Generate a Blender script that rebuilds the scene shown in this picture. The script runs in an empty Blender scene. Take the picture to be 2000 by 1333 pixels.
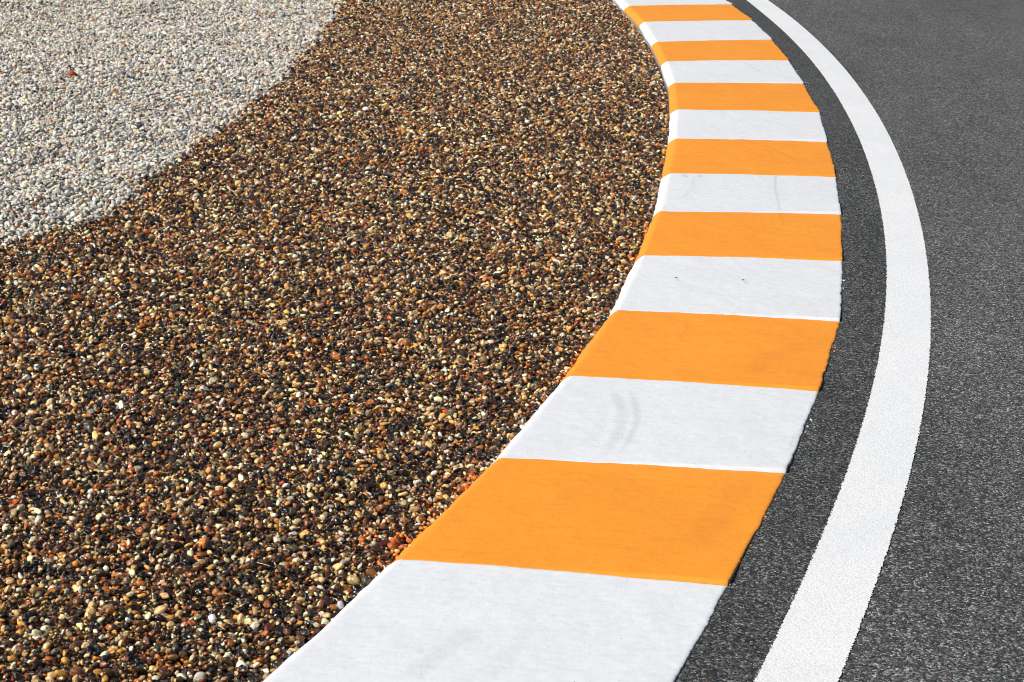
import bpy, bmesh, math, random
import numpy as np
from mathutils import Vector, Matrix, Euler
from mathutils import noise as mnoise

random.seed(7)
rng = np.random.default_rng(11)
scene = bpy.context.scene
C = scene.collection

# ------------------------------------------------------------------ camera
CAM_H = 2.625
PITCH, ROLL, FPX = 0.32154, 0.04241, 3706.1
cam_d = bpy.data.cameras.new('camera')
cam = bpy.data.objects.new('camera', cam_d); C.objects.link(cam)
cam_d.sensor_width = 36.0
cam_d.lens = FPX / 2000 * 36.0
cam_d.clip_start = 0.1; cam_d.clip_end = 3000
cam_R = Matrix.Rotation(math.pi/2 - PITCH, 3, 'X') @ Matrix.Rotation(ROLL, 3, 'Z')
cam.matrix_world = Matrix.Translation((0, 0, CAM_H)) @ cam_R.to_4x4()
cam_d.dof.use_dof = True
cam_d.dof.focus_distance = 8.6
cam_d.dof.aperture_fstop = 14.0
scene.camera = cam

# ------------------------------------------------------------------ sky and sun
SUN_DIR = Vector((-0.64, -0.30, 0.66)).normalized()      # towards the sun
world = bpy.data.worlds.new('World'); scene.world = world
world.use_nodes = True
wn = world.node_tree.nodes; wl = world.node_tree.links
bg = wn['Background']
sky = wn.new('ShaderNodeTexSky'); sky.sky_type = 'NISHITA'; sky.sun_disc = False
sky.sun_elevation = math.asin(SUN_DIR.z)
sky.sun_rotation = math.atan2(SUN_DIR.x, SUN_DIR.y)
wl.new(sky.outputs[0], bg.inputs[0]); bg.inputs[1].default_value = 0.05
sun_d = bpy.data.lights.new('sun', 'SUN'); sun_d.energy = 4.7; sun_d.angle = math.radians(0.53)
sun_d.color = (1.0, 0.965, 0.91)
sun = bpy.data.objects.new('sun', sun_d); C.objects.link(sun)
sun.rotation_euler = SUN_DIR.to_track_quat('Z', 'Y').to_euler()
scene.view_settings.view_transform = 'Standard'; scene.view_settings.look = 'None'
scene.view_settings.exposure = 0.10; scene.view_settings.gamma = 1.0
scene.render.engine = 'CYCLES'
scene.cycles.filter_width = 0.9

# ------------------------------------------------------------------ helpers
def s2l(c):
    return tuple((x/255/12.92 if x/255 <= 0.04045 else ((x/255+0.055)/1.055)**2.4) for x in c)

def tag(o, label=None, cat=None, group=None, kind=None):
    if label: o['label'] = label
    if cat: o['category'] = cat
    if group: o['group'] = group
    if kind: o['kind'] = kind
    return o

def link_mesh(name, verts, faces, mat, smooth=True, origin=None):
    me = bpy.data.meshes.new(name)
    v = np.asarray(verts, float)
    if origin is not None: v = v - np.asarray(origin, float)
    me.from_pydata([tuple(p) for p in v], [], [tuple(int(i) for i in f) for f in faces]); me.update()
    if smooth: me.polygons.foreach_set('use_smooth', [True]*len(me.polygons))
    if mat: me.materials.append(mat)
    o = bpy.data.objects.new(name, me); C.objects.link(o)
    if origin is not None: o.location = tuple(origin)
    return o

def grid_faces(nu, nv):
    i = np.arange(nu-1)[:, None]; j = np.arange(nv-1)[None, :]
    a = (i*nv + j).ravel()
    return np.stack([a, a+nv, a+nv+1, a+1], 1)

class NT:
    """small node-tree writer"""
    def __init__(s, name):
        s.m = bpy.data.materials.new(name); s.m.use_nodes = True
        s.n = s.m.node_tree.nodes; s.l = s.m.node_tree.links
        s.b = s.n['Principled BSDF']; s.out = s.n['Material Output']
    def new(s, t, **k):
        n = s.n.new(t)
        for a, v in k.items(): setattr(n, a, v)
        return n
    def put(s, sock, v):
        if isinstance(v, bpy.types.NodeSocket): s.l.new(v, sock)
        elif v is not None:
            if hasattr(sock.default_value, '__len__') and not hasattr(v, '__len__'): v = (v,)*len(sock.default_value)
            if hasattr(v, '__len__') and len(v) == 3 and len(sock.default_value) == 4: v = (*v, 1)
            sock.default_value = v
    def math(s, op, a, b=None, c=None, clamp=False):
        n = s.new('ShaderNodeMath', operation=op); n.use_clamp = clamp
        s.put(n.inputs[0], a)
        if b is not None: s.put(n.inputs[1], b)
        if c is not None: s.put(n.inputs[2], c)
        return n.outputs[0]
    def coord(s, which='Object'):
        return s.new('ShaderNodeTexCoord').outputs[which]
    def mapping(s, v, scale=(1, 1, 1), loc=(0, 0, 0)):
        n = s.new('ShaderNodeMapping'); s.put(n.inputs['Vector'], v)
        n.inputs['Scale'].default_value = scale; n.inputs['Location'].default_value = loc
        return n.outputs[0]
    def noise(s, v, scale, detail=3, rough=0.55, dist=0.0):
        n = s.new('ShaderNodeTexNoise'); s.put(n.inputs['Vector'], v)
        n.inputs['Scale'].default_value = scale; n.inputs['Detail'].default_value = detail
        n.inputs['Roughness'].default_value = rough; n.inputs['Distortion'].default_value = dist
        return n.outputs['Fac']
    def voro(s, v, scale, feature='F1', rnd=1.0):
        n = s.new('ShaderNodeTexVoronoi', feature=feature); s.put(n.inputs['Vector'], v)
        n.inputs['Scale'].default_value = scale; n.inputs['Randomness'].default_value = rnd
        return n
    def ramp(s, f, stops, interp='LINEAR'):
        n = s.new('ShaderNodeValToRGB'); s.put(n.inputs[0], f)
        e = n.color_ramp; e.interpolation = interp
        while len(e.elements) < len(stops): e.elements.new(0.5)
        for el, (p, c) in zip(e.elements, stops):
            el.position = p; el.color = (*c, 1) if len(c) == 3 else c
        return n.outputs[0]
    def rng(s, f, a, b, c=0.0, d=1.0, smooth=False):
        n = s.new('ShaderNodeMapRange'); s.put(n.inputs[0], f)
        if smooth: n.interpolation_type = 'SMOOTHSTEP'
        for i, v in enumerate((a, b, c, d)): n.inputs[i+1].default_value = v
        return n.outputs[0]
    def mix(s, f, a, b, mode='MIX'):
        n = s.new('ShaderNodeMix', data_type='RGBA', blend_type=mode)
        s.put(n.inputs[0], f); s.put(n.inputs[6], a); s.put(n.inputs[7], b)
        return n.outputs[2]
    def attr(s, name, typ='GEOMETRY'):
        n = s.new('ShaderNodeAttribute', attribute_name=name, attribute_type=typ)
        return n
    def bump(s, h, strength=0.3, dist=0.01, prev=None):
        n = s.new('ShaderNodeBump'); s.put(n.inputs['Height'], h)
        n.inputs['Strength'].default_value = strength; n.inputs['Distance'].default_value = dist
        if prev is not None: s.put(n.inputs['Normal'], prev)
        return n.outputs[0]
    def set(s, **k):
        for a, v in k.items():
            s.put(s.b.inputs[a.replace('_', ' ')], v)

# ------------------------------------------------------------------ measured plan of the place (metres)
KC = [(1.683, 20.28), (1.845, 19.296), (1.981, 18.412), (2.079, 17.455), (2.135, 16.391), (2.149, 15.388), (2.138, 14.363), (2.103, 13.273),
      (2.018, 12.286), (1.926, 11.284), (1.817, 10.361), (1.677, 9.396), (1.51, 8.356), (1.279, 7.386), (1.025, 6.467), (0.716, 5.495), (0.412, 4.557)]
KA = [(0.747, 19.837), (0.862, 18.891), (0.972, 17.921), (1.062, 16.991), (1.114, 15.93), (1.138, 15.007), (1.138, 14.093), (1.088, 13.085),
      (1.011, 12.121), (0.908, 11.128), (0.793, 10.201), (0.654, 9.292), (0.485, 8.338), (0.251, 7.402), (-0.017, 6.463), (-0.325, 5.559), (-0.651, 4.689)]
ZC, ZA, ZB = 0.004, 0.020, -0.016
KB = []
for (ax, ay), (cx, cy) in zip(KA, KC):
    d = math.hypot(ax-cx, ay-cy)
    w = 0.053 if ay > 11 else 0.047
    KB.append((ax + (ax-cx)/d*w, ay + (ay-cy)/d*w*0.3 - 0.002))
WI = [(2.05, 20.2), (2.15, 18.781), (2.245, 17.6), (2.322, 16.082), (2.337, 15.392), (2.327, 14.184), (2.244, 12.459), (2.161, 11.347), (2.073, 10.637), (1.930, 9.533),
      (1.796, 8.833), (1.613, 7.948), (1.469, 7.321), (1.293, 6.625), (1.092, 5.981), (0.922, 5.441), (0.799, 5.07), (0.50, 4.20)]
WO = [(2.20, 20.2), (2.377, 18.847), (2.49, 17.45), (2.555, 16.036), (2.568, 15.401), (2.567, 14.829), (2.542, 13.74), (2.440, 12.11), (2.153, 9.57),
      (1.957, 8.487), (1.813, 7.809), (1.676, 7.22), (1.535, 6.653), (1.343, 6.007), (1.144, 5.363), (0.986, 4.899), (0.74, 4.20)]
BD = [(-1.78, 20.5), (-1.76, 17.791), (-1.70, 16.585), (-1.686, 15.712), (-1.722, 14.657), (-1.764, 13.889), (-1.814, 13.284), (-1.898, 12.632), (-1.955, 12.121),
      (-2.033, 11.424), (-2.085, 11.0), (-2.113, 10.542), (-2.154, 10.174), (-2.205, 9.883), (-2.293, 9.60), (-2.397, 9.40), (-2.50, 9.24), (-2.62, 9.05), (-3.1, 8.8), (-4.0, 8.6)]

def catmull(P, n=24):
    P = np.array(P, float); Q = np.vstack([2*P[0]-P[1], P, 2*P[-1]-P[-2]])
    t = np.linspace(0, 1, n, endpoint=False)[:, None]; out = []
    for i in range(1, len(Q)-2):
        p0, p1, p2, p3 = Q[i-1:i+3]
        out.append(0.5*((2*p1)+(-p0+p2)*t+(2*p0-5*p1+4*p2-p3)*t**2+(-p0+3*p1-3*p2+p3)*t**3))
    out.append(P[-1][None])
    return np.vstack(out)

def smooth_poly(P, deg=6, n=600):
    """x as a smooth polynomial of y through measured points"""
    P = np.array(P); c = np.polyfit(P[:, 1]-12, P[:, 0], deg)
    y = np.linspace(P[:, 1].max(), P[:, 1].min(), n)
    return np.stack([np.polyval(c, y-12), y], 1)

def vnoise(x, seed=0):
    """1-d value noise"""
    x = np.asarray(x, float); i = np.floor(x).astype(int); f = x-i; f = f*f*(3-2*f)
    h = lambda k: ((np.sin(k*127.1+seed*311.7)*43758.5453) % 1.0)*2-1
    return h(i)*(1-f)+h(i+1)*f

def vnoise2(x, y, seed=0):
    x = np.asarray(x, float); y = np.asarray(y, float)
    i = np.floor(x); j = np.floor(y); fx = x-i; fy = y-j; fx = fx*fx*(3-2*fx); fy = fy*fy*(3-2*fy)
    h = lambda a, b: ((np.sin(a*127.1+b*269.5+seed*74.7)*43758.5453) % 1.0)*2-1
    return (h(i, j)*(1-fx)+h(i+1, j)*fx)*(1-fy)+(h(i, j+1)*(1-fx)+h(i+1, j+1)*fx)*fy

def line_x(P):
    P = np.array(sorted(P, key=lambda p: p[1])); return lambda y: np.interp(y, P[:, 1], P[:, 0])

def gravel_z(x, y):
    z = 0.011*vnoise2(x*1.1+3, y*1.1, 1) + 0.009*vnoise2(x*2.6, y*2.6+7, 2) + 0.005*vnoise2(x*6, y*6, 3)
    dk = line_x(KB)(y) - x                                   # distance left of the kerb
    k = np.clip(dk/0.35, 0, 1)
    z = z + 0.011*vnoise2(x*4.1+1, y*3.3, 8)*np.clip((line_x(BD)(y)-x)/0.4, 0, 1)*(y > 8.7)
    dip = 0.028*np.clip((y-11.5)/2, 0, 1)*np.exp(-np.clip(dk, 0, 9)/0.14)
    return -0.030 + z*k - 0.004*(1-k) - dip

# ------------------------------------------------------------------ materials
# asphalt
a = NT('asphalt')
co = a.coord('Object')
warp = a.mapping(co, (1, 1, 1))
v1 = a.voro(warp, 135); v2 = a.voro(warp, 300)
cell = a.new('ShaderNodeSeparateColor'); a.put(cell.inputs[0], v1.outputs['Color'])
cell2 = a.new('ShaderNodeSeparateColor'); a.put(cell2.inputs[0], v2.outputs['Color'])
c1 = a.ramp(cell.outputs[0], [(0, (0.025, 0.026, 0.028)), (0.35, (0.052, 0.054, 0.054)), (0.62, (0.098, 0.101, 0.098)), (0.85, (0.185, 0.188, 0.176)), (1.0, (0.38, 0.375, 0.34))])
c1 = a.mix(a.rng(cell.outputs[1], 0.982, 0.988), c1, (0.22, 0.13, 0.09))
c2 = a.ramp(cell2.outputs[0], [(0, (0.35,)*3), (0.6, (0.95,)*3), (1.0, (1.9,)*3)])
colr = a.mix(1.0, c1, c2, 'MULTIPLY')
big = a.noise(a.mapping(co, (1.0, 0.35, 1)), 1.6, 4, 0.6)
colr = a.mix(1.0, colr, a.ramp(big, [(0.25, (0.74,)*3), (0.5, (1.0,)*3), (0.75, (1.18,)*3)]), 'MULTIPLY')
med = a.noise(co, 14, 3, 0.6)
colr = a.mix(1.0, colr, a.ramp(med, [(0.3, (0.86,)*3), (0.7, (1.14,)*3)]), 'MULTIPLY')
strip = a.attr('strip').outputs['Fac']                       # the unworn strip between kerb and line
colr = a.mix(strip, colr, a.mix(1.0, colr, (0.66, 0.66, 0.67), 'MULTIPLY'))
a.set(Base_Color=colr, Roughness=a.rng(cell.outputs[2], 0, 1, 0.5, 0.85))
a.b.inputs['Specular IOR Level'].default_value = 0.35
h1 = a.math('MULTIPLY', cell.outputs[1], 1.0)
bp = a.bump(a.math('SUBTRACT', h1, v1.outputs['Distance']), 0.55, 0.0035)
bp = a.bump(v2.outputs['Distance'], 0.3, 0.0015, bp)
a.set(Normal=bp)
M_asphalt = a.m

# white line paint over the grain of the asphalt
w = NT('line_paint')
co = w.coord('Object')
vv = w.voro(co, 150)
cc = w.new('ShaderNodeSeparateColor'); w.put(cc.inputs[0], vv.outputs['Color'])
col = w.ramp(w.noise(co, 2.2, 4, 0.6), [(0.3, (0.775, 0.785, 0.79)), (0.7, (0.84, 0.84, 0.84))])
col = w.mix(1.0, col, w.ramp(cc.outputs[0], [(0, (0.88,)*3), (0.5, (0.98,)*3), (1, (1.04,)*3)]), 'MULTIPLY')
pit = w.rng(w.noise(co, 210, 2, 0.7), 0.70, 0.76)
pit = w.math('MULTIPLY', pit, w.rng(w.noise(co, 5, 2, 0.5), 0.42, 0.62))
col = w.mix(w.math('MULTIPLY', pit, 0.5), col, (0.22, 0.22, 0.22))
w.set(Base_Color=col, Roughness=0.55)
w.set(Normal=w.bump(w.math('ADD', w.math('MULTIPLY', cc.outputs[1], 0.8), w.math('SUBTRACT', 0.0, vv.outputs['Distance'])), 0.3, 0.003))
e = w.attr('edge').outputs['Fac']                            # metres from the nearest edge of the line
cover = w.math('ADD', w.math('MULTIPLY', w.math('SUBTRACT', cc.outputs[0], 0.5), 0.006), w.math('MULTIPLY', w.math('SUBTRACT', w.noise(co, 30, 3, 0.6), 0.5), 0.006))
cover = w.math('GREATER_THAN', w.math('ADD', e, cover), 0.004)
tr = w.new('ShaderNodeBsdfTransparent'); mx = w.new('ShaderNodeMixShader')
w.put(mx.inputs[0], cover); w.l.new(tr.outputs[0], mx.inputs[1]); w.l.new(w.b.outputs[0], mx.inputs[2]); w.l.new(mx.outputs[0], w.out.inputs[0])
M_line = w.m

def kerb_paint(name, base, dirt, scuff, sat):
    k = NT(name)
    co = k.new('ShaderNodeNewGeometry').outputs['Position']
    n1 = k.noise(co, 1.9, 5, 0.62, 0.6); n2 = k.noise(k.mapping(co, (1.0, 7.0, 1)), 5.0, 5, 0.65, 0.4)
    n3 = k.noise(co, 38, 3, 0.6); n4 = k.noise(k.mapping(co, (1, 1, 1)), 420, 2, 0.7)
    col = k.mix(k.rng(n1, 0.3, 0.72), base, sat)
    col = k.mix(k.math('MULTIPLY', k.rng(n2, 0.50, 0.76), 0.6), col, scuff)
    col = k.mix(1.0, col, k.ramp(n3, [(0.3, (0.945,)*3), (0.7, (1.03,)*3)]), 'MULTIPLY')
    # roller texture and fine pin-holes
    pin = k.voro(co, 55); pc = k.new('ShaderNodeSeparateColor'); k.put(pc.inputs[0], pin.outputs['Color'])
    hole = k.math('MULTIPLY', k.math('LESS_THAN', pin.outputs['Distance'], 0.10), k.math('GREATER_THAN', pc.outputs[0], 0.90))
    col = k.mix(k.math('MULTIPLY', hole, 0.75), col, (0.10, 0.06, 0.04))
    # fine curved scratches
    scn = k.voro(k.mapping(co, (2.2, 0.55, 1)), 2.1, 'DISTANCE_TO_EDGE'); 
    scr = k.math('MULTIPLY', k.math('LESS_THAN', scn.outputs['Distance'], 0.0035), k.rng(k.noise(co, 3.3, 3, 0.6), 0.55, 0.72))
    col = k.mix(k.math('MULTIPLY', scr, 0.35), col, dirt)
    # rubber left by tyres, painted wear measured on the block
    mk = k.attr('mark').outputs['Fac']
    mk = k.math('MULTIPLY', mk, k.rng(k.noise(k.mapping(co, (30, 8, 1)), 3, 4, 0.7), 0.2, 0.7, 0.45, 1.0), clamp=True)
    col = k.mix(mk, col, dirt)
    # bare concrete where the paint stops on the sides
    bare = k.attr('bare').outputs['Fac']
    bn = k.math('ADD', bare, k.math('MULTIPLY', k.math('SUBTRACT', k.noise(co, 30, 4, 0.7), 0.5), 1.0))
    bf = k.rng(bn, 0.46, 0.54)
    col = k.mix(bf, col, k.ramp(k.noise(co, 90, 4, 0.7), [(0.3, (0.20, 0.19, 0.175)), (0.7, (0.42, 0.41, 0.39))]))
    k.set(Base_Color=col, Roughness=k.rng(n2, 0.3, 0.7, 0.42, 0.62))
    k.b.inputs['Specular IOR Level'].default_value = 0.4
    hb = k.bump(n4, 0.5, 0.0016); hb = k.bump(n3, 0.25, 0.004, hb); hb = k.bump(n2, 0.15, 0.006, hb)
    k.set(Normal=hb)
    return k.m
M_white = kerb_paint('white_kerb_paint', (0.79, 0.80, 0.815), (0.30, 0.31, 0.32), (0.67, 0.68, 0.70), (0.74, 0.755, 0.78))
M_orange = kerb_paint('orange_kerb_paint', (0.95, 0.346, 0.028), (0.62, 0.20, 0.03), (0.82, 0.25, 0.020), (0.90, 0.31, 0.024))

def pebble_mat(name, wet):
    p = NT(name)
    co = p.coord('Object')
    base = p.attr('col', 'INSTANCER').outputs['Color']
    n = p.noise(co, 1.4, 4, 0.65, 0.8)
    rnd = p.new('ShaderNodeObjectInfo').outputs['Random']
    off = p.new('ShaderNodeVectorMath', operation='ADD'); p.put(off.inputs[0], co)
    cmb = p.new('ShaderNodeCombineXYZ'); p.put(cmb.inputs[0], p.math('MULTIPLY', rnd, 90.0)); p.put(off.inputs[1], cmb.outputs[0])
    n = p.noise(off.outputs[0], 1.5, 4, 0.65, 0.8)
    col = p.mix(1.0, base, p.ramp(n, [(0.28, (0.55, 0.50, 0.45)), (0.5, (1, 1, 1)), (0.75, (1.25, 1.2, 1.12))]), 'MULTIPLY')
    if wet:
        p.set(Base_Color=col, Roughness=0.14)
        p.b.inputs['Specular IOR Level'].default_value = 0.55
        p.b.inputs['Coat Weight'].default_value = 0.5; p.b.inputs['Coat Roughness'].default_value = 0.06
    else:
        p.set(Base_Color=col, Roughness=0.8)
        p.b.inputs['Specular IOR Level'].default_value = 0.25
    p.set(Normal=p.bump(p.noise(off.outputs[0], 5, 3, 0.6), 0.25 if wet else 0.4, 0.12))
    return p.m
M_wet = pebble_mat('wet_pebble', True)
M_dry = pebble_mat('dry_pebble', False)

def plain(name, col, rough=0.7, var=0.3, scale=60, bump=0.3, spec=0.4, dist=0.002):
    p = NT(name); co = p.coord('Object'); n = p.noise(co, scale, 4, 0.65)
    p.set(Base_Color=p.mix(1.0, col, p.ramp(n, [(0.3, (1-var,)*3), (0.7, (1+var,)*3)]), 'MULTIPLY'), Roughness=rough, Normal=p.bump(n, bump, dist))
    p.b.inputs['Specular IOR Level'].default_value = spec
    return p.m

# bed of small stones below the loose pebbles
g = NT('gravel_bed')
co = g.coord('Object')
vb = g.voro(co, 95); sc_ = g.new('ShaderNodeSeparateColor'); g.put(sc_.inputs[0], vb.outputs['Color'])
wetc = g.ramp(sc_.outputs[0], [(0, (0.012, 0.010, 0.009)), (0.45, (0.03, 0.02, 0.014)), (0.7, (0.09, 0.045, 0.02)), (0.86, (0.22, 0.12, 0.045)), (1, (0.5, 0.36, 0.2))], 'CONSTANT')
dryc = g.ramp(sc_.outputs[0], [(0, (0.05, 0.046, 0.04)), (0.4, (0.09, 0.08, 0.07)), (0.7, (0.14, 0.125, 0.10)), (0.9, (0.26, 0.23, 0.18))], 'CONSTANT')  # dry bed tones darkened: shade between the loose stones put into the colour
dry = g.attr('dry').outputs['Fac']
gap = g.ramp(vb.outputs['Distance'], [(0.25, (1, 1, 1)), (0.75, (0.55, 0.55, 0.55))])
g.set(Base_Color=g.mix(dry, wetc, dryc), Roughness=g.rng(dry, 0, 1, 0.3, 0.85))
g.set(Normal=g.bump(g.math('SUBTRACT', 1.0, vb.outputs['Distance']), 0.9, 0.009))
M_bed = g.m
M_earth = plain('dry_earth', (0.16, 0.12, 0.08), 0.9, 0.4, 3, 0.5, 0.2, 0.02)

# ------------------------------------------------------------------ ground to the horizon
n = 41; xs = np.linspace(-1, 1, n); xs = np.sign(xs)*np.abs(xs)**3*900
X, Y = np.meshgrid(xs, xs, indexing='ij')
tag(link_mesh('ground', np.stack([X.ravel(), Y.ravel()+10, np.full(X.size, -0.16)], 1), grid_faces(n, n), M_earth), 'bare earth under and around the circuit', 'ground', kind='structure')

# gravel bed following the ripples
ys = np.arange(2.0, 26.0, 0.06); us = np.linspace(0, 1, 150)
kx = np.interp(ys, [p[1] for p in KB[::-1]], [p[0] for p in KB[::-1]])
X = (kx[None, :]+0.03) - us[:, None]**1.3*16; Y = np.repeat(ys[None, :], len(us), 0)
bedz = gravel_z(X, Y) - 0.010
bd = line_x(BD)
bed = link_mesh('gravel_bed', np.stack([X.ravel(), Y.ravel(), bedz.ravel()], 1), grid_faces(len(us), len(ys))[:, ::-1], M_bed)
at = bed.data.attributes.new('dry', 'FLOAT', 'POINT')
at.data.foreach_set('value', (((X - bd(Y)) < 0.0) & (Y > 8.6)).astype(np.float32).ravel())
tag(bed, 'packed bed of fine stones below the loose gravel', 'gravel bed', kind='structure')

# ------------------------------------------------------------------ asphalt track
kc = catmull(KC, 10)
far_dir = kc[0]-kc[5]; far_dir /= np.linalg.norm(far_dir)
ext = [kc[0] + far_dir*t + np.array([-0.010*t*t, 0]) for t in (24, 16, 10, 5, 2)]
kd = kc[-1]-kc[-6]; kd /= np.linalg.norm(kd)
ext2 = [kc[-1] + kd*t for t in (1, 3, 8, 20)]
K = np.vstack([ext, kc, ext2])
T = np.gradient(K, axis=0); T /= np.linalg.norm(T, axis=1)[:, None]
Nn = np.stack([-T[:, 1], T[:, 0]], 1)
Nn *= np.sign(Nn[:, :1]+1e-9)                                # points to the right, onto the track
offs = [-0.05, 0.0, 0.12, 0.17, 0.22, 0.40, 0.46, 0.56, 1, 2, 4, 7, 11, 14]
Vt = []; S = []
for o_ in offs:
    P = K + Nn*o_
    Vt.append(np.column_stack([P, np.zeros(len(P))])); S.append(np.full(len(P), 1.0 if o_ <= 0.3 else (0.35 if o_ < 0.45 else 0.0)))
track = link_mesh('track', np.vstack(Vt), grid_faces(len(offs), len(K)), M_asphalt)
track.data.attributes.new('strip', 'FLOAT', 'POINT').data.foreach_set('value', np.concatenate(S).astype(np.float32))
tag(track, 'dark grey asphalt racing track curving past the kerb', 'track', kind='structure')
for p in track.data.polygons: pass
if track.data.polygons[0].normal.z < 0: track.data.flip_normals()

# white line
wi = smooth_poly(WI, 7, 900); wo = smooth_poly(WO, 7, 900)
cols = [0, 0.006, 0.03, 0.10, 0.5, 0.9, 0.97, 0.994, 1]
Vl = []; E = []
# pair the edges by position along the curve
for c_ in cols:
    P = wi*(1-c_) + wo*c_
    wdt = np.linalg.norm(wo-wi, axis=1)
    Vl.append(np.column_stack([P, np.full(len(P), 0.004)])); E.append(np.minimum(c_, 1-c_)*wdt)
line = link_mesh('edge_line', np.vstack(Vl), grid_faces(len(cols), len(wi)), M_line)
line.data.attributes.new('edge', 'FLOAT', 'POINT').data.foreach_set('value', np.concatenate(E).astype(np.float32))
if line.data.polygons[0].normal.z < 0: line.data.flip_normals()
tag(line, 'broad white line painted on the asphalt along the bend', 'painted line', kind='structure')

# ------------------------------------------------------------------ kerb blocks
def seg_dist(X, Y, P):
    d = np.full(X.shape, 9.0); tt = np.zeros(X.shape)
    for i, ((x0, y0), (x1, y1)) in enumerate(zip(P[:-1], P[1:])):
        dx, dy = x1-x0, y1-y0; L2 = dx*dx+dy*dy
        t = np.clip(((X-x0)*dx+(Y-y0)*dy)/L2, 0, 1)
        dd = np.hypot(X-x0-t*dx, Y-y0-t*dy); m = dd < d
        d = np.where(m, dd, d); tt = np.where(m, (i+t)/(len(P)-1), tt)
    return d, tt
# strokes: points, half width, strength, fade at the ends
MARKS = {
 12: [(catmull([(0.415, 7.27), (0.442, 7.05), (0.434, 6.85), (0.36, 6.52)], 8), 0.028, 0.24, True),
      (catmull([(0.488, 7.27), (0.503, 7.05), (0.492, 6.86), (0.415, 6.52)], 8), 0.018, 0.28, True),
      (catmull([(0.36, 7.1), (0.36, 6.9), (0.30, 6.62)], 8), 0.03, 0.08, True),
      (catmull([(1.215, 7.10), (1.16, 6.96), (1.10, 6.82), (1.06, 6.66)], 8), 0.012, 0.22, True)],
 8: [([(1.548, 11.198), (1.52, 11.0), (1.497, 10.743), (1.473, 10.36)], 0.008, 0.42, False),
     ([(0.985, 11.12), (0.995, 11.03)], 0.02, 0.45, True), ([(1.04, 11.12), (1.02, 10.8), (0.93, 10.5)], 0.018, 0.14, True), ([(1.085, 11.12), (1.08, 11.05)], 0.02, 0.40, True)],
 9: [([(1.473, 10.33), (1.46, 10.2), (1.455, 10.0)], 0.010, 0.35, True)],
 15: [([(-0.07, 5.12), (-0.14, 4.98), (-0.20, 4.88), (-0.26, 4.76)], 0.04, 0.16, True), ([(0.02, 4.95), (-0.03, 4.80)], 0.05, 0.12, True), ([(0.12, 5.3), (0.03, 4.9)], 0.02, 0.07, True)],
 11: [(catmull([(0.80, 8.28), (0.78, 8.1), (0.72, 7.9)], 6), 0.012, 0.25, True), (catmull([(1.30, 8.0), (1.1, 7.75), (1.0, 7.5)], 6), 0.05, 0.22, True)],
 13: [(catmull([(0.85, 6.35), (0.72, 6.0), (0.62, 5.75)], 6), 0.07, 0.20, True), (catmull([(0.3, 6.3), (0.15, 6.0)], 6), 0.05, 0.12, True)],
 4: [([(1.75, 15.2), (1.86, 14.7)], 0.012, 0.25, True)], 5: [([(1.5, 14.3), (1.9, 13.9)], 0.012, 0.3, True)],
 7: [([(1.3, 12.3), (1.6, 12.0), (1.8, 11.5)], 0.02, 0.25, True)], 6: [([(1.4, 13.2), (1.38, 12.8)], 0.02, 0.12, True)],
}
LAB = {
 0: ('white', 'farthest white kerb block, cut by the top edge of the photo'),
 1: ('orange', 'farthest orange kerb block, narrow strip near the top edge'),
 2: ('white', 'second farthest white kerb block, with a grey bare side above the gravel'),
 3: ('orange', 'second farthest orange kerb block, between two narrow white blocks'),
 4: ('white', 'third farthest white kerb block, beside the start of the dark asphalt strip bend'),
 5: ('orange', 'third farthest orange kerb block with faint diagonal scratches'),
 6: ('white', 'fourth farthest white kerb block, clean, level with the kerb bulging right'),
 7: ('orange', 'orange kerb block just beyond the white one with the thin dark crack line'),
 8: ('white', 'white kerb block with a thin dark crack line and grey scuffs at its far edge'),
 9: ('orange', 'orange kerb block between the cracked white block and the one with dead flies'),
 10: ('white', 'white kerb block with two dead flies lying on it'),
 11: ('orange', 'orange kerb block, second nearest of the orange ones, with faint brown scuffs'),
 12: ('white', 'white kerb block with a pair of curved grey tyre marks'),
 13: ('orange', 'large orange kerb block nearest the camera with orange splashed pebbles beside it'),
 15: ('white', 'largest white kerb block, cut by the bottom edge of the photo'),
}
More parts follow.
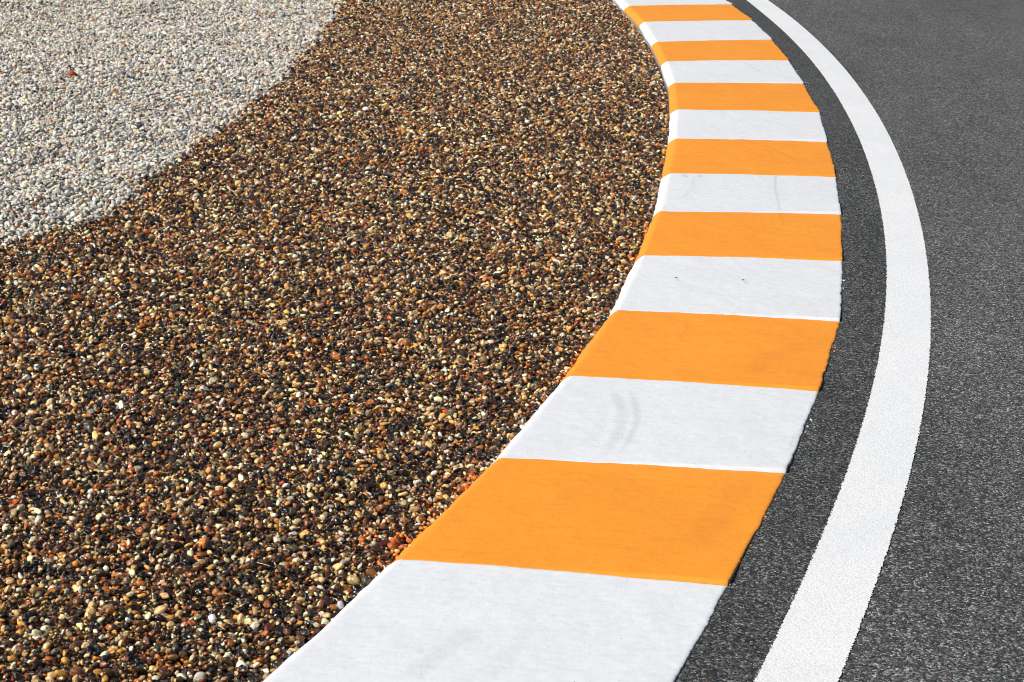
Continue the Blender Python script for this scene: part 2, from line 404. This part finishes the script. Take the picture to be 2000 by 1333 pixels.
def block(i, j, lab):
    """kerb block between boundary i (far) and i+1 (near)"""
    Cf, Cn, Af, An, Bf, Bn = [np.array(P[k]) for P, k in ((KC, i), (KC, i+1), (KA, i), (KA, i+1), (KB, i), (KB, i+1))]
    L = np.linalg.norm((Cf+Af)/2-(Cn+An)/2)
    g_ = 0.0012/L
    # along: v = 0 far, 1 near;   crest of the saw-tooth just before the near end
    vfar = [0.0]; crest = 1-0.020/L
    vs = np.concatenate([[g_, g_+0.003], np.linspace(0.01, crest-0.012, 86), [crest-0.006, crest, crest+0.003, crest+0.006], [1-0.006/L, 1-0.003/L, 1-g_]])
    # across: u = 0 track side, 1 top of the bevel, 1..2 bevel, then sides
    ut = np.concatenate([[0.0, 0.003, 0.007], np.linspace(0.015, 0.975, 96), [0.987]])
    nu = len(ut)+2+1+4+3
    rows = []; bare = []; top = []
    vs_ = vs[None, :]
    def curveC(v):
        P = Cf[:, None]*(1-v)+Cn[:, None]*v
        # bow of the smooth kerb edge
        k = (i+v)*1.0
        return P
    def lift(u, v):
        s = np.clip((0.66-u)/0.66, 0, 1); s = s**1.15
        ramp = np.clip(v/crest, 0, 1)**3.0
        fall = np.clip((1-v)/(1-crest), 0, 1); fall = fall*fall*(3-2*fall)
        return 0.012*s*ramp*fall + 0.0005*fall
    rag = 0.0018*vnoise(vs*L/0.02+i*77, 5)+0.003*vnoise(vs*L/0.07+i*31, 6)+0.0015*vnoise(vs*L/0.009, 8)+0.004*vnoise(vs*L/0.3+i*3.1, 9)
    Pc = curveC(vs)
    dirc = (Af-Cf)/np.linalg.norm(Af-Cf)
    Pc = Pc + dirc[:, None]*rag[None, :]
    Pa = Af[:, None]*(1-vs)+An[:, None]*vs
    Pb = Bf[:, None]*(1-vs)+Bn[:, None]*vs
    Pb = Pb + dirc[:, None]*(0.003*vnoise(vs*L/0.05+i*13, 15)+0.004*vnoise(vs*L/0.25+i*3, 16))[None, :]
    Pc[1] += (Pa[1]-Pc[1])*0
    wob = 0.0022*vnoise(np.array(ut)*18+i*5.1, 33)
    # track side wall
    for z_ in (-0.11, -0.03):
        rows.append(np.stack([Pc[0], Pc[1], np.full(len(vs), z_)], 1)); bare.append(np.full(len(vs), 1.0))
    al = np.array([(Cn-Cf)/np.linalg.norm(Cn-Cf)]).T
    def wobble(u, b):
        return 0.0028*vnoise(u*7+b*7.3, 41)+0.0016*vnoise(u*31+b*3.7, 42)+0.0008*vnoise(u*90+b, 43)
    for u in ut:
        P = Pc*(1-u)+Pa*u
        P = P + al*(wobble(u, i)*(1-vs)**20+wobble(u, i+1)*vs**20)[None, :]
        z0 = ZC + (ZA-ZC)*u + 0.004*math.sin(math.pi*u)
        z = z0 + lift(u, vs)
        if u == 0: z = z - 0.0035
        elif u < 0.004: z = z - 0.0015
        ends = np.where((vs < 2*g_) | (vs > 1-2*g_), -0.0020, 0)
        und = 0.0013*vnoise2(P[0]*9, P[1]*9, 4)+0.0006*vnoise2(P[0]*30, P[1]*30, 5)
        rows.append(np.stack([P[0], P[1], z+und+ends], 1)); bare.append(np.full(len(vs), 0.42 if u == 0 else 0.0))
    for t, dz in ((0.0, -0.001), (0.14, -0.0005), (0.35, 0.0), (0.65, 0.0), (0.93, 0.001), (1.0, -0.003)):
        P = Pa*(1-t)+Pb*t
        zz = ZA + (ZB-ZA)*t**1.45 + dz*t
        rows.append(np.stack([P[0], P[1], zz + 0.0010*vnoise2(P[0]*15, P[1]*15, 4)], 1)); bare.append(np.full(len(vs), 0.0 if t < 0.9 else (0.1 if t < 1 else 0.35)))
    for z_ in (-0.040, -0.065, -0.11):
        rows.append(np.stack([Pb[0], Pb[1], np.full(len(vs), z_)], 1)); bare.append(np.full(len(vs), 0.62 if z_ == -0.04 else 1.0))
    V = np.vstack(rows); nr = len(rows); nv = len(vs); bare = np.concatenate(bare)
    F = grid_faces(nr, nv).tolist()
    # end walls
    fe = [r*nv for r in range(nr)]; ne = [r*nv+nv-1 for r in range(nr)]
    F.append(fe[::-1]); F.append(ne)
    org = np.array([*(Cf+Cn+Af+An)/4, -0.11])
    col, text = lab
    o = link_mesh('kerb_block', V, F, M_white if col == 'white' else M_orange, origin=org)
    me = o.data
    # bmesh check of facing
    mid = me.polygons[(nr//2)*(nv-1)+nv//2]
    if mid.normal.z < 0: me.flip_normals()
    for p in list(me.polygons)[-2:]: p.use_smooth = False
    me.attributes.new('bare', 'FLOAT', 'POINT').data.foreach_set('value', bare.astype(np.float32))
    mk = np.zeros(len(V))
    for P, hw, st, fade in MARKS.get(j, []):
        P = [tuple(p) for p in P]
        d, t = seg_dist(V[:, 0], V[:, 1], P)
        m = np.clip(1-(d/hw), 0, 1); m = np.minimum(m*1.8, 1)
        if fade: m = m*np.clip(np.minimum(t, 1-t)*6, 0, 1)**0.8
        mk = np.maximum(mk, m*st)
    me.attributes.new('mark', 'FLOAT', 'POINT').data.foreach_set('value', mk.astype(np.float32))
    tag(o, text, 'kerb block', 'alternating orange and white kerb blocks')
for i in range(0, 16):
    pass
order = list(range(1, 16))                                   # index of the far boundary in KC
for n_, i in enumerate(order):
    j = n_ if n_ < 14 else 15                                # 0 .. 13 as numbered in the photo, 15 the nearest
    block(i, j, LAB[j])

# ------------------------------------------------------------------ pebbles
def ico(sub):
    bm = bmesh.new(); bmesh.ops.create_icosphere(bm, subdivisions=sub, radius=1.0)
    v = np.array([x.co[:] for x in bm.verts]); f = [[q.index for q in p.verts] for p in bm.faces]; bm.free()
    return v, f
ICO_V, ICO_F = ico(3)
def pebble_shape(seed, angular):
    r = random.Random(seed); v = ICO_V.copy()
    # planes cut facets, noise bends it
    v = v*np.array([1, r.uniform(0.66, 0.95), r.uniform(0.45, 0.8)])
    for k in range(r.randint(2, 5) if not angular else r.randint(7, 10)):
        nrm = np.array([r.gauss(0, 1), r.gauss(0, 1), r.gauss(0, 1)]); nrm /= np.linalg.norm(nrm)
        ext_ = (v@nrm).max(); lim = ext_*r.uniform(0.62, 0.9)
        ex = np.clip(v@nrm-lim, 0, None); v = v - np.outer(ex*(0.8 if not angular else 0.97), nrm)
    ofs = Vector((seed*3.1, seed*1.7, 0))
    dsp = np.array([mnoise.noise(Vector(p)*1.3+ofs)*0.22+mnoise.noise(Vector(p)*3.1+ofs)*(0.05 if not angular else 0.09) for p in v])
    return v*(1+dsp)[:, None]
SHAPES = [pebble_shape(k, k % 5 in (1, 3)) for k in range(20)]
def source_collection(name, mat):
    col = bpy.data.collections.new(name)
    for k, v in enumerate(SHAPES):
        me = bpy.data.meshes.new(name); me.from_pydata([tuple(p) for p in v], [], ICO_F); me.update()
        me.polygons.foreach_set('use_smooth', [True]*len(me.polygons)); me.materials.append(mat)
        col.objects.link(bpy.data.objects.new('%s_%02d' % (name, k), me))
    return col

def scatter_group(name, col):
    ng = bpy.data.node_groups.new(name, 'GeometryNodeTree')
    ng.interface.new_socket('Geometry', in_out='INPUT', socket_type='NodeSocketGeometry')
    ng.interface.new_socket('Geometry', in_out='OUTPUT', socket_type='NodeSocketGeometry')
    gi = ng.nodes.new('NodeGroupInput'); go = ng.nodes.new('NodeGroupOutput')
    ip = ng.nodes.new('GeometryNodeInstanceOnPoints'); ci = ng.nodes.new('GeometryNodeCollectionInfo')
    ci.inputs['Collection'].default_value = col; ci.inputs['Separate Children'].default_value = True; ci.inputs['Reset Children'].default_value = True
    def na(nm, t):
        x = ng.nodes.new('GeometryNodeInputNamedAttribute'); x.data_type = t; x.inputs[0].default_value = nm; return x.outputs[0]
    ip.inputs['Pick Instance'].default_value = True
    L = ng.links.new
    L(gi.outputs[0], ip.inputs['Points']); L(ci.outputs[0], ip.inputs['Instance'])
    L(na('idx', 'INT'), ip.inputs['Instance Index']); L(na('scl', 'FLOAT_VECTOR'), ip.inputs['Scale'])
    er = ng.nodes.new('FunctionNodeEulerToRotation'); L(na('rot', 'FLOAT_VECTOR'), er.inputs[0]); L(er.outputs[0], ip.inputs['Rotation'])
    L(ip.outputs[0], go.inputs[0])
    return ng

def pebble_stuff(name, P, R, ROT, COL, mat, label):
    me = bpy.data.meshes.new(name); n = len(P)
    me.vertices.add(n); me.vertices.foreach_set('co', P.astype(np.float32).ravel())
    me.attributes.new('scl', 'FLOAT_VECTOR', 'POINT').data.foreach_set('vector', R.astype(np.float32).ravel())
    me.attributes.new('rot', 'FLOAT_VECTOR', 'POINT').data.foreach_set('vector', ROT.astype(np.float32).ravel())
    me.attributes.new('idx', 'INT', 'POINT').data.foreach_set('value', rng.integers(0, len(SHAPES), n).astype(np.int32))
    me.attributes.new('col', 'FLOAT_COLOR', 'POINT').data.foreach_set('color', np.column_stack([COL, np.ones(n)]).astype(np.float32).ravel())
    me.update()
    o = bpy.data.objects.new(name, me); C.objects.link(o)
    md = o.modifiers.new('scatter', 'NODES'); md.node_group = scatter_group(name, source_collection(name+'_pebble', mat))
    tag(o, label, 'gravel', kind='stuff')
    return o

PAL_WET = [((14, 11, 9), .25), ((32, 24, 18), .14), ((48, 42, 36), .05), ((84, 50, 28), .12), ((132, 80, 42), .10), ((186, 104, 40), .075), ((226, 160, 72), .07),
           ((238, 198, 132), .09), ((246, 224, 176), .07), ((250, 242, 218), .025), ((94, 38, 27), .022), ((186, 78, 34), .006), ((104, 92, 62), .025), ((176, 148, 106), .045)]
PAL_DRY = [((240, 231, 215), .28), ((243, 226, 198), .16), ((208, 207, 202), .17), ((150, 153, 154), .14), ((84, 88, 92), .085), ((228, 190, 144), .05), ((198, 154, 126), .03), ((252, 249, 242), .12), ((166, 96, 58), .008)]
def colours(pal, n, jit=0.16):
    w_ = np.array([p[1] for p in pal]); w_ /= w_.sum(); c = np.array([s2l(p[0]) for p in pal])
    k = rng.choice(len(pal), n, p=w_)
    out = c[k]*np.exp(rng.normal(0, jit, (n, 1)))*np.exp(rng.normal(0, 0.04, (n, 3)))
    # blend a little with a second pick so that no two stones are quite alike
    k2 = rng.choice(len(pal), n, p=w_); t = rng.random((n, 1))**3*0.5
    return np.clip(out*(1-t)+c[k2]*t, 0.004, 0.92)

kbx = line_x(KB)
Rm = np.array(cam_R)                                         # only used to skip stones far outside the view
def in_view(P, m=420):
    q = (P - np.array([0, 0, CAM_H]))@Rm
    X = 1000 + FPX*q[:, 0]/-q[:, 2]; Y = 666.5 - FPX*q[:, 1]/-q[:, 2]
    return (X > -m) & (X < 2000+m) & (Y > -220) & (Y < 1333+160)
def layer(step, rmed, rsig, z0, zj, keep=1.0, rmax=0.013):
    gx = np.arange(-7, 1.3, step); gy = np.arange(4.2, 21.5, step)
    X, Y = np.meshgrid(gx, gy); X = X.ravel(); Y = Y.ravel()
    X = X + rng.uniform(-.5, .5, X.size)*step; Y = Y + rng.uniform(-.5, .5, X.size)*step
    m = (X < kbx(Y)-0.003) & in_view(np.stack([X, Y, np.full(X.size, -.02)], 1)) & (rng.random(X.size) < keep)
    X = X[m]; Y = Y[m]; n = len(X)
    r = np.minimum(rmed*np.exp(rng.normal(0, rsig, n)), rmax)
    dk = kbx(Y)-X
    m = dk > r*0.8; X, Y, r = X[m], Y[m], r[m]; n = len(X)
    Z = gravel_z(X, Y) + z0 + rng.uniform(-zj, zj, n)
    ROT = np.stack([rng.normal(0, 0.45, n), rng.normal(0, 0.45, n), rng.uniform(0, 6.283, n)], 1)
    R = np.stack([r*1.12, r*rng.uniform(0.8, 1.1, n), r*rng.uniform(0.8, 1.15, n)], 1)
    return np.stack([X, Y, Z], 1), R, ROT
parts = [layer(0.0122, 0.0064, 0.26, -0.009, 0.003), layer(0.0168, 0.0081, 0.34, 0.002, 0.006, 0.86, 0.018), layer(0.044, 0.0122, 0.22, 0.010, 0.003, 0.85, 0.0210)]
base_n = len(parts[0][0])
P = np.vstack([p[0] for p in parts]); R = np.vstack([p[1] for p in parts]); ROT = np.vstack([p[2] for p in parts])
lim = bd(P[:, 1]) + 0.045*vnoise(P[:, 1]/0.22, 3) + 0.03*vnoise(P[:, 1]/0.07, 4) + rng.normal(0, 0.021, len(P))*(1+1.2*(rng.random(len(P)) < 0.1))
lim = np.where(P[:, 1] < 8.75, -99, lim)
dry = P[:, 0] < lim
# coarser and looser where it is dry
kp = ~(dry & (rng.random(len(P)) < np.where(np.arange(len(P)) < base_n, 0.75, 0.20))); P, R, ROT, dry = P[kp], R[kp], ROT[kp], dry[kp]
R[dry] *= 1.08
cb = np.array([p[1] for p in KB]); dkk = kbx(P[:, 1]) - P[:, 0]
blk = 16 - np.searchsorted(cb[::-1], P[:, 1])                # index of the far boundary of the block beside each stone
is_or = (blk % 2 == 0) & (blk > 0)
spill = (rng.random(len(P)) < np.clip(1-dkk/0.055, 0, 1)*(0.25+0.9*vnoise(P[:, 1]/0.16, 61))) & (dkk < 0.045) & ((P[:, 1] < 8.2) | (rng.random(len(P)) < 0.35))
splash = is_or & (P[:, 1] < 6.1) & (np.hypot((P[:, 0]+0.375)/0.10, (P[:, 1]-5.77)/0.15) < 1) & (rng.random(len(P)) < 0.17)
for nm, m, pal, mat, lb in (('wet_gravel', ~dry, PAL_WET, M_wet, 'wet glossy brown and black gravel spread beside the kerb'),
                            ('dry_gravel', dry, PAL_DRY, M_dry, 'dry pale grey and cream gravel beyond the wet patch')):
    cc_ = colours(pal, int(m.sum()))
    sp = (spill & is_or | splash)[m]; sw = (spill & ~is_or & (rng.random(len(P)) < 0.35))[m]
    cc_[sp] = cc_[sp]*0.15 + np.array([0.90, 0.24, 0.045])*rng.uniform(0.6, 1.0, (int(sp.sum()), 1))
    cc_[sw] = cc_[sw]*0.3 + np.array([0.55, 0.54, 0.52])
    pebble_stuff(nm, P[m], R[m], ROT[m], cc_, mat, lb)
print('pebbles', len(P))

# ------------------------------------------------------------------ single stones that stand out
def stone(name, x, y, z, size, mat, label, cat, group=None, k=0, rot=None, flat=1.0):
    v = SHAPES[k % len(SHAPES)]*np.array([size, size*0.9, size*flat])
    o = link_mesh(name, v, ICO_F, mat); o.location = (x, y, z)
    o.rotation_euler = rot or (random.gauss(0, .3), random.gauss(0, .3), random.uniform(0, 6.28))
    return tag(o, label, cat, group)
M_op = plain('orange_overspray', (0.92, 0.25, 0.05), 0.5, 0.35, 160, 0.3)
M_wp = plain('white_overspray', (0.62, 0.60, 0.57), 0.6, 0.3, 160, 0.3)
OP = [(-0.434, 5.834), (-0.425, 5.81), (-0.452, 5.715), (-0.362, 5.81), (-0.354, 5.842), (-0.343, 5.828), (-0.322, 5.815), (-0.33, 5.832), (-0.362, 5.7), (-0.353, 5.677), (-0.344, 5.657), (-0.327, 5.698), (-0.313, 5.729), (-0.278, 5.857), (-0.282, 5.844), (-0.269, 5.902), (-0.258, 5.941), (-0.273, 5.946), (-0.242, 6.015), (-0.228, 5.997), (-0.242, 5.963), (-0.257, 5.994), (-0.288, 5.83), (-0.426, 5.706), (-0.142, 6.257), (-0.465, 5.744), (0.282, 7.788), (0.272, 7.735), (0.257, 7.677), (0.225, 7.549), (0.232, 7.53), (0.209, 7.498), (0.199, 7.478), (0.211, 7.451), (0.304, 7.906), (0.3, 7.858), (0.695, 10.001), (0.695, 9.829), (0.655, 9.755), (0.707, 10.056), (1.045, 15.396), (1.034, 15.18), (0.915, 17.732)]
WP = [(0.411, 8.361), (0.415, 8.309), (0.378, 8.258), (0.37, 8.211), (-0.171, 6.191), (-0.187, 6.141), (-0.206, 6.099), (-0.233, 6.056), (-0.31, 5.76), (-0.227, 6.113)]
for k, (x, y) in enumerate(OP):
    r = random.uniform(0.0055, 0.0100)
    x = min(x, float(kbx(y)) - r*0.9)
    side = 'nearest orange block' if y < 6.5 else 'second nearest orange block' if y < 8 else 'third nearest orange block' if y < 11 else 'far narrow orange blocks'
    stone('painted_pebble', x, y, float(gravel_z(x, y))+0.012, r, M_op, 'small pebble splashed with orange paint, in the gravel beside the '+side, 'pebble', 'orange splashed pebbles beside the '+side, k)
for k, (x, y) in enumerate(WP):
    r = random.uniform(0.006, 0.009); side = 'nearest orange block' if y < 7 else 'white block with flies'
    x = min(x, float(kbx(y)) - r*0.9)
    stone('painted_pebble', x, y, float(gravel_z(x, y))+0.010, r, M_wp, 'pale pebble dusted with white paint against the kerb beside the '+side, 'pebble', 'white dusted pebbles beside the '+side, k+5)
M_brick = plain('broken_brick', (0.42, 0.13, 0.06), 0.85, 0.3, 60, 0.6)
stone('brick_fragment', -3.247, 13.546, float(gravel_z(-3.247, 13.546))+0.022, 0.042, M_brick, 'reddish brown fragment of brick lying on the pale dry gravel', 'stone', k=7, rot=(0.5, 0.5, 0.4), flat=1.1)
M_ds = plain('dark_wet_stone', (0.045, 0.022, 0.014), 0.16, 0.4, 50, 0.2, 0.6)
M_dr = plain('dark_red_wet_stone', (0.085, 0.020, 0.014), 0.16, 0.4, 50, 0.2, 0.6)
stone('flat_stone', -0.417, 5.71, float(gravel_z(-.417, 5.71))+0.014, 0.020, M_ds, 'large flat dark brown wet stone close to the nearest orange block', 'stone', k=2, rot=(0.15, 0.1, 0.3), flat=0.6)
stone('flat_stone', -0.395, 5.757, float(gravel_z(-.395, 5.757))+0.016, 0.022, M_dr, 'large flat dark red wet stone behind the dark brown one', 'stone', k=4, rot=(0.2, -0.1, 0.7), flat=0.55)
M_gs = plain('slate_stone', (0.10, 0.11, 0.12), 0.8, 0.3, 50, 0.4)
stone('slate_stone', -2.47, 13.9, float(gravel_z(-2.47, 13.9))+0.016, 0.030, M_gs, 'dark slate grey stone lying on the pale dry gravel', 'stone', k=9, rot=(0.2, 0, 0.1), flat=0.6)

# straws
M_straw = plain('dry_straw', (0.72, 0.64, 0.48), 0.7, 0.2, 80, 0.2)
def straw(p0, p1, r, label):
    z = lambda p: float(gravel_z(p[0], p[1]))+0.016
    a_ = np.array([p0[0], p0[1], z(p0)]); b_ = np.array([p1[0], p1[1], z(p1)]); V = []; nseg, nr = 9, 6
    d = b_-a_; d /= np.linalg.norm(d); s = np.cross(d, (0, 0, 1)); s /= np.linalg.norm(s); u_ = np.cross(s, d)
    for i in range(nseg):
        t = i/(nseg-1); c = a_*(1-t)+b_*t + s*0.004*math.sin(t*3.1+random.random()*.2) + u_*0.003*math.sin(t*3.14)
        rr = r*(1-0.45*t)
        for k in range(nr):
            q = 6.283*k/nr; V.append(c+(s*math.cos(q)+u_*math.sin(q))*rr)
    F = [(i*nr+k, i*nr+(k+1) % nr, (i+1)*nr+(k+1) % nr, (i+1)*nr+k) for i in range(nseg-1) for k in range(nr)]
    F += [tuple(range(nr))[::-1], tuple(range((nseg-1)*nr, nseg*nr))]
    tag(link_mesh('straw', np.array(V), F, M_straw, origin=a_), label, 'straw')
straw((-0.790, 5.545), (-0.742, 5.520), 0.0012, 'thin dry straw lying on the wet gravel near the bottom centre')
straw((-0.172, 6.104), (-0.151, 6.215), 0.0012, 'thin dry straw in the gravel beside the corner of the nearest orange block')

# flies
M_fly = plain('fly_body', (0.02, 0.016, 0.013), 0.4, 0.3, 300, 0.2)
M_wing = plain('fly_wing', (0.10, 0.07, 0.05), 0.35, 0.3, 300, 0.1)
def fly(x, y, rz, label, z=0.030):
    root = bpy.data.objects.new('dead_fly', None); C.objects.link(root); root.empty_display_size = 0.01
    root.location = (x, y, z); root.scale = (0.8, 0.8, 0.8); root.rotation_euler = (0, 0, rz); tag(root, label, 'fly')
    def part(nm, V, F, m):
        o = link_mesh(nm, V, F, m); o.parent = root; return o
    b1 = ICO_V.copy(); t = (b1[:, 0]+1)/2; prof = 0.55+0.45*np.sin(t*3.0)
    V = b1*np.array([0.0085, 0.0036, 0.0030]); V[:, 1] *= prof; V[:, 2] *= prof; V[:, 2] += 0.0032
    part('body', V, ICO_F, M_fly)
    hd = ICO_V*np.array([0.0022, 0.0028, 0.0022])+np.array([0.0098, 0, 0.0032]); part('head', hd, ICO_F, M_fly)
    for s in (-1, 1):
        W = []
        for q in np.linspace(0, 6.283, 14, endpoint=False):
            lx = -0.004-0.0065*(1-math.cos(q))*0.9; ly = s*(0.002+0.0035*math.sin(q)+0.004*(1-math.cos(q))*0.5)
            W.append((lx+0.004, ly, 0.0052+0.0006*math.cos(q)))
        W2 = [(p[0], p[1], p[2]-0.0003) for p in W]; n_ = len(W)
        F = [tuple(range(n_)), tuple(range(n_, 2*n_))[::-1]]+[(i, n_+i, n_+(i+1) % n_, (i+1) % n_) for i in range(n_)]
        part('wing', np.array(W+W2), F, M_wing)
fly(0.786, 8.861, 0.2, 'dead fly on the white kerb block, the left of the two')
fly(1.114, 8.874, -0.15, 'dead fly on the white kerb block, the right of the two')

# crumbs of paint and mortar along the track side of the kerb
FO = [(2.178, 14.392), (2.146, 14.292), (2.008, 11.868), (1.983, 11.733), (1.948, 11.557), (1.926, 11.348), (2.154, 15.425), (1.43, 7.974), (1.414, 7.921), (1.3, 7.451), (0.959, 6.224), (0.903, 6.067), (0.83, 5.823), (0.782, 5.684)]
FW = [(1.996, 18.517), (2.16, 14.941), (2.16, 14.42), (1.168, 6.971), (1.189, 7.048), (1.152, 6.907), (0.725, 5.515), (1.605, 8.911), (1.62, 9.045)]
kcx = line_x(catmull(KC, 4).tolist())
KMID = [((p[0]+q[0])/2, (p[1]+q[1])/2) for p, q in zip(KC[1:-1], KC[2:])]
KNAME = ['farthest white block', 'farthest orange block', 'second farthest white block', 'second farthest orange block', 'third farthest white block', 'third farthest orange block',
         'fourth farthest white block', 'orange block beyond the cracked white one', 'cracked white block', 'orange block after the cracked white one', 'white block with the flies',
         'second nearest orange block', 'white block with the tyre marks', 'nearest orange block', 'nearest white block']
def flake(x, y, r, m, label, group):
    v = SHAPES[random.choice((3, 7, 11, 15))]*np.array([r*1.2, r*0.8, r*0.45])
    x = max(x, float(kcx(y))+r*0.7)
    o = link_mesh('paint_flake', v, ICO_F, m); o.location = (x, y, r*0.25); o.rotation_euler = (0, 0, random.uniform(0.9, 1.9))
    n_ = int(np.argmin([abs(p[1]-y) for p in KMID])); side = KNAME[n_]
    tag(o, label + side, 'paint flake', group + side)
for x, y in FO:
    flake(x, y, random.uniform(0.005, 0.008), M_op, 'crumb of orange paint on the asphalt beside the ', 'orange paint crumbs beside the ')
for x, y in FW:
    flake(x, y, random.uniform(0.006, 0.010), M_wp, 'crumb of white paint on the asphalt beside the ', 'white paint crumbs beside the ')
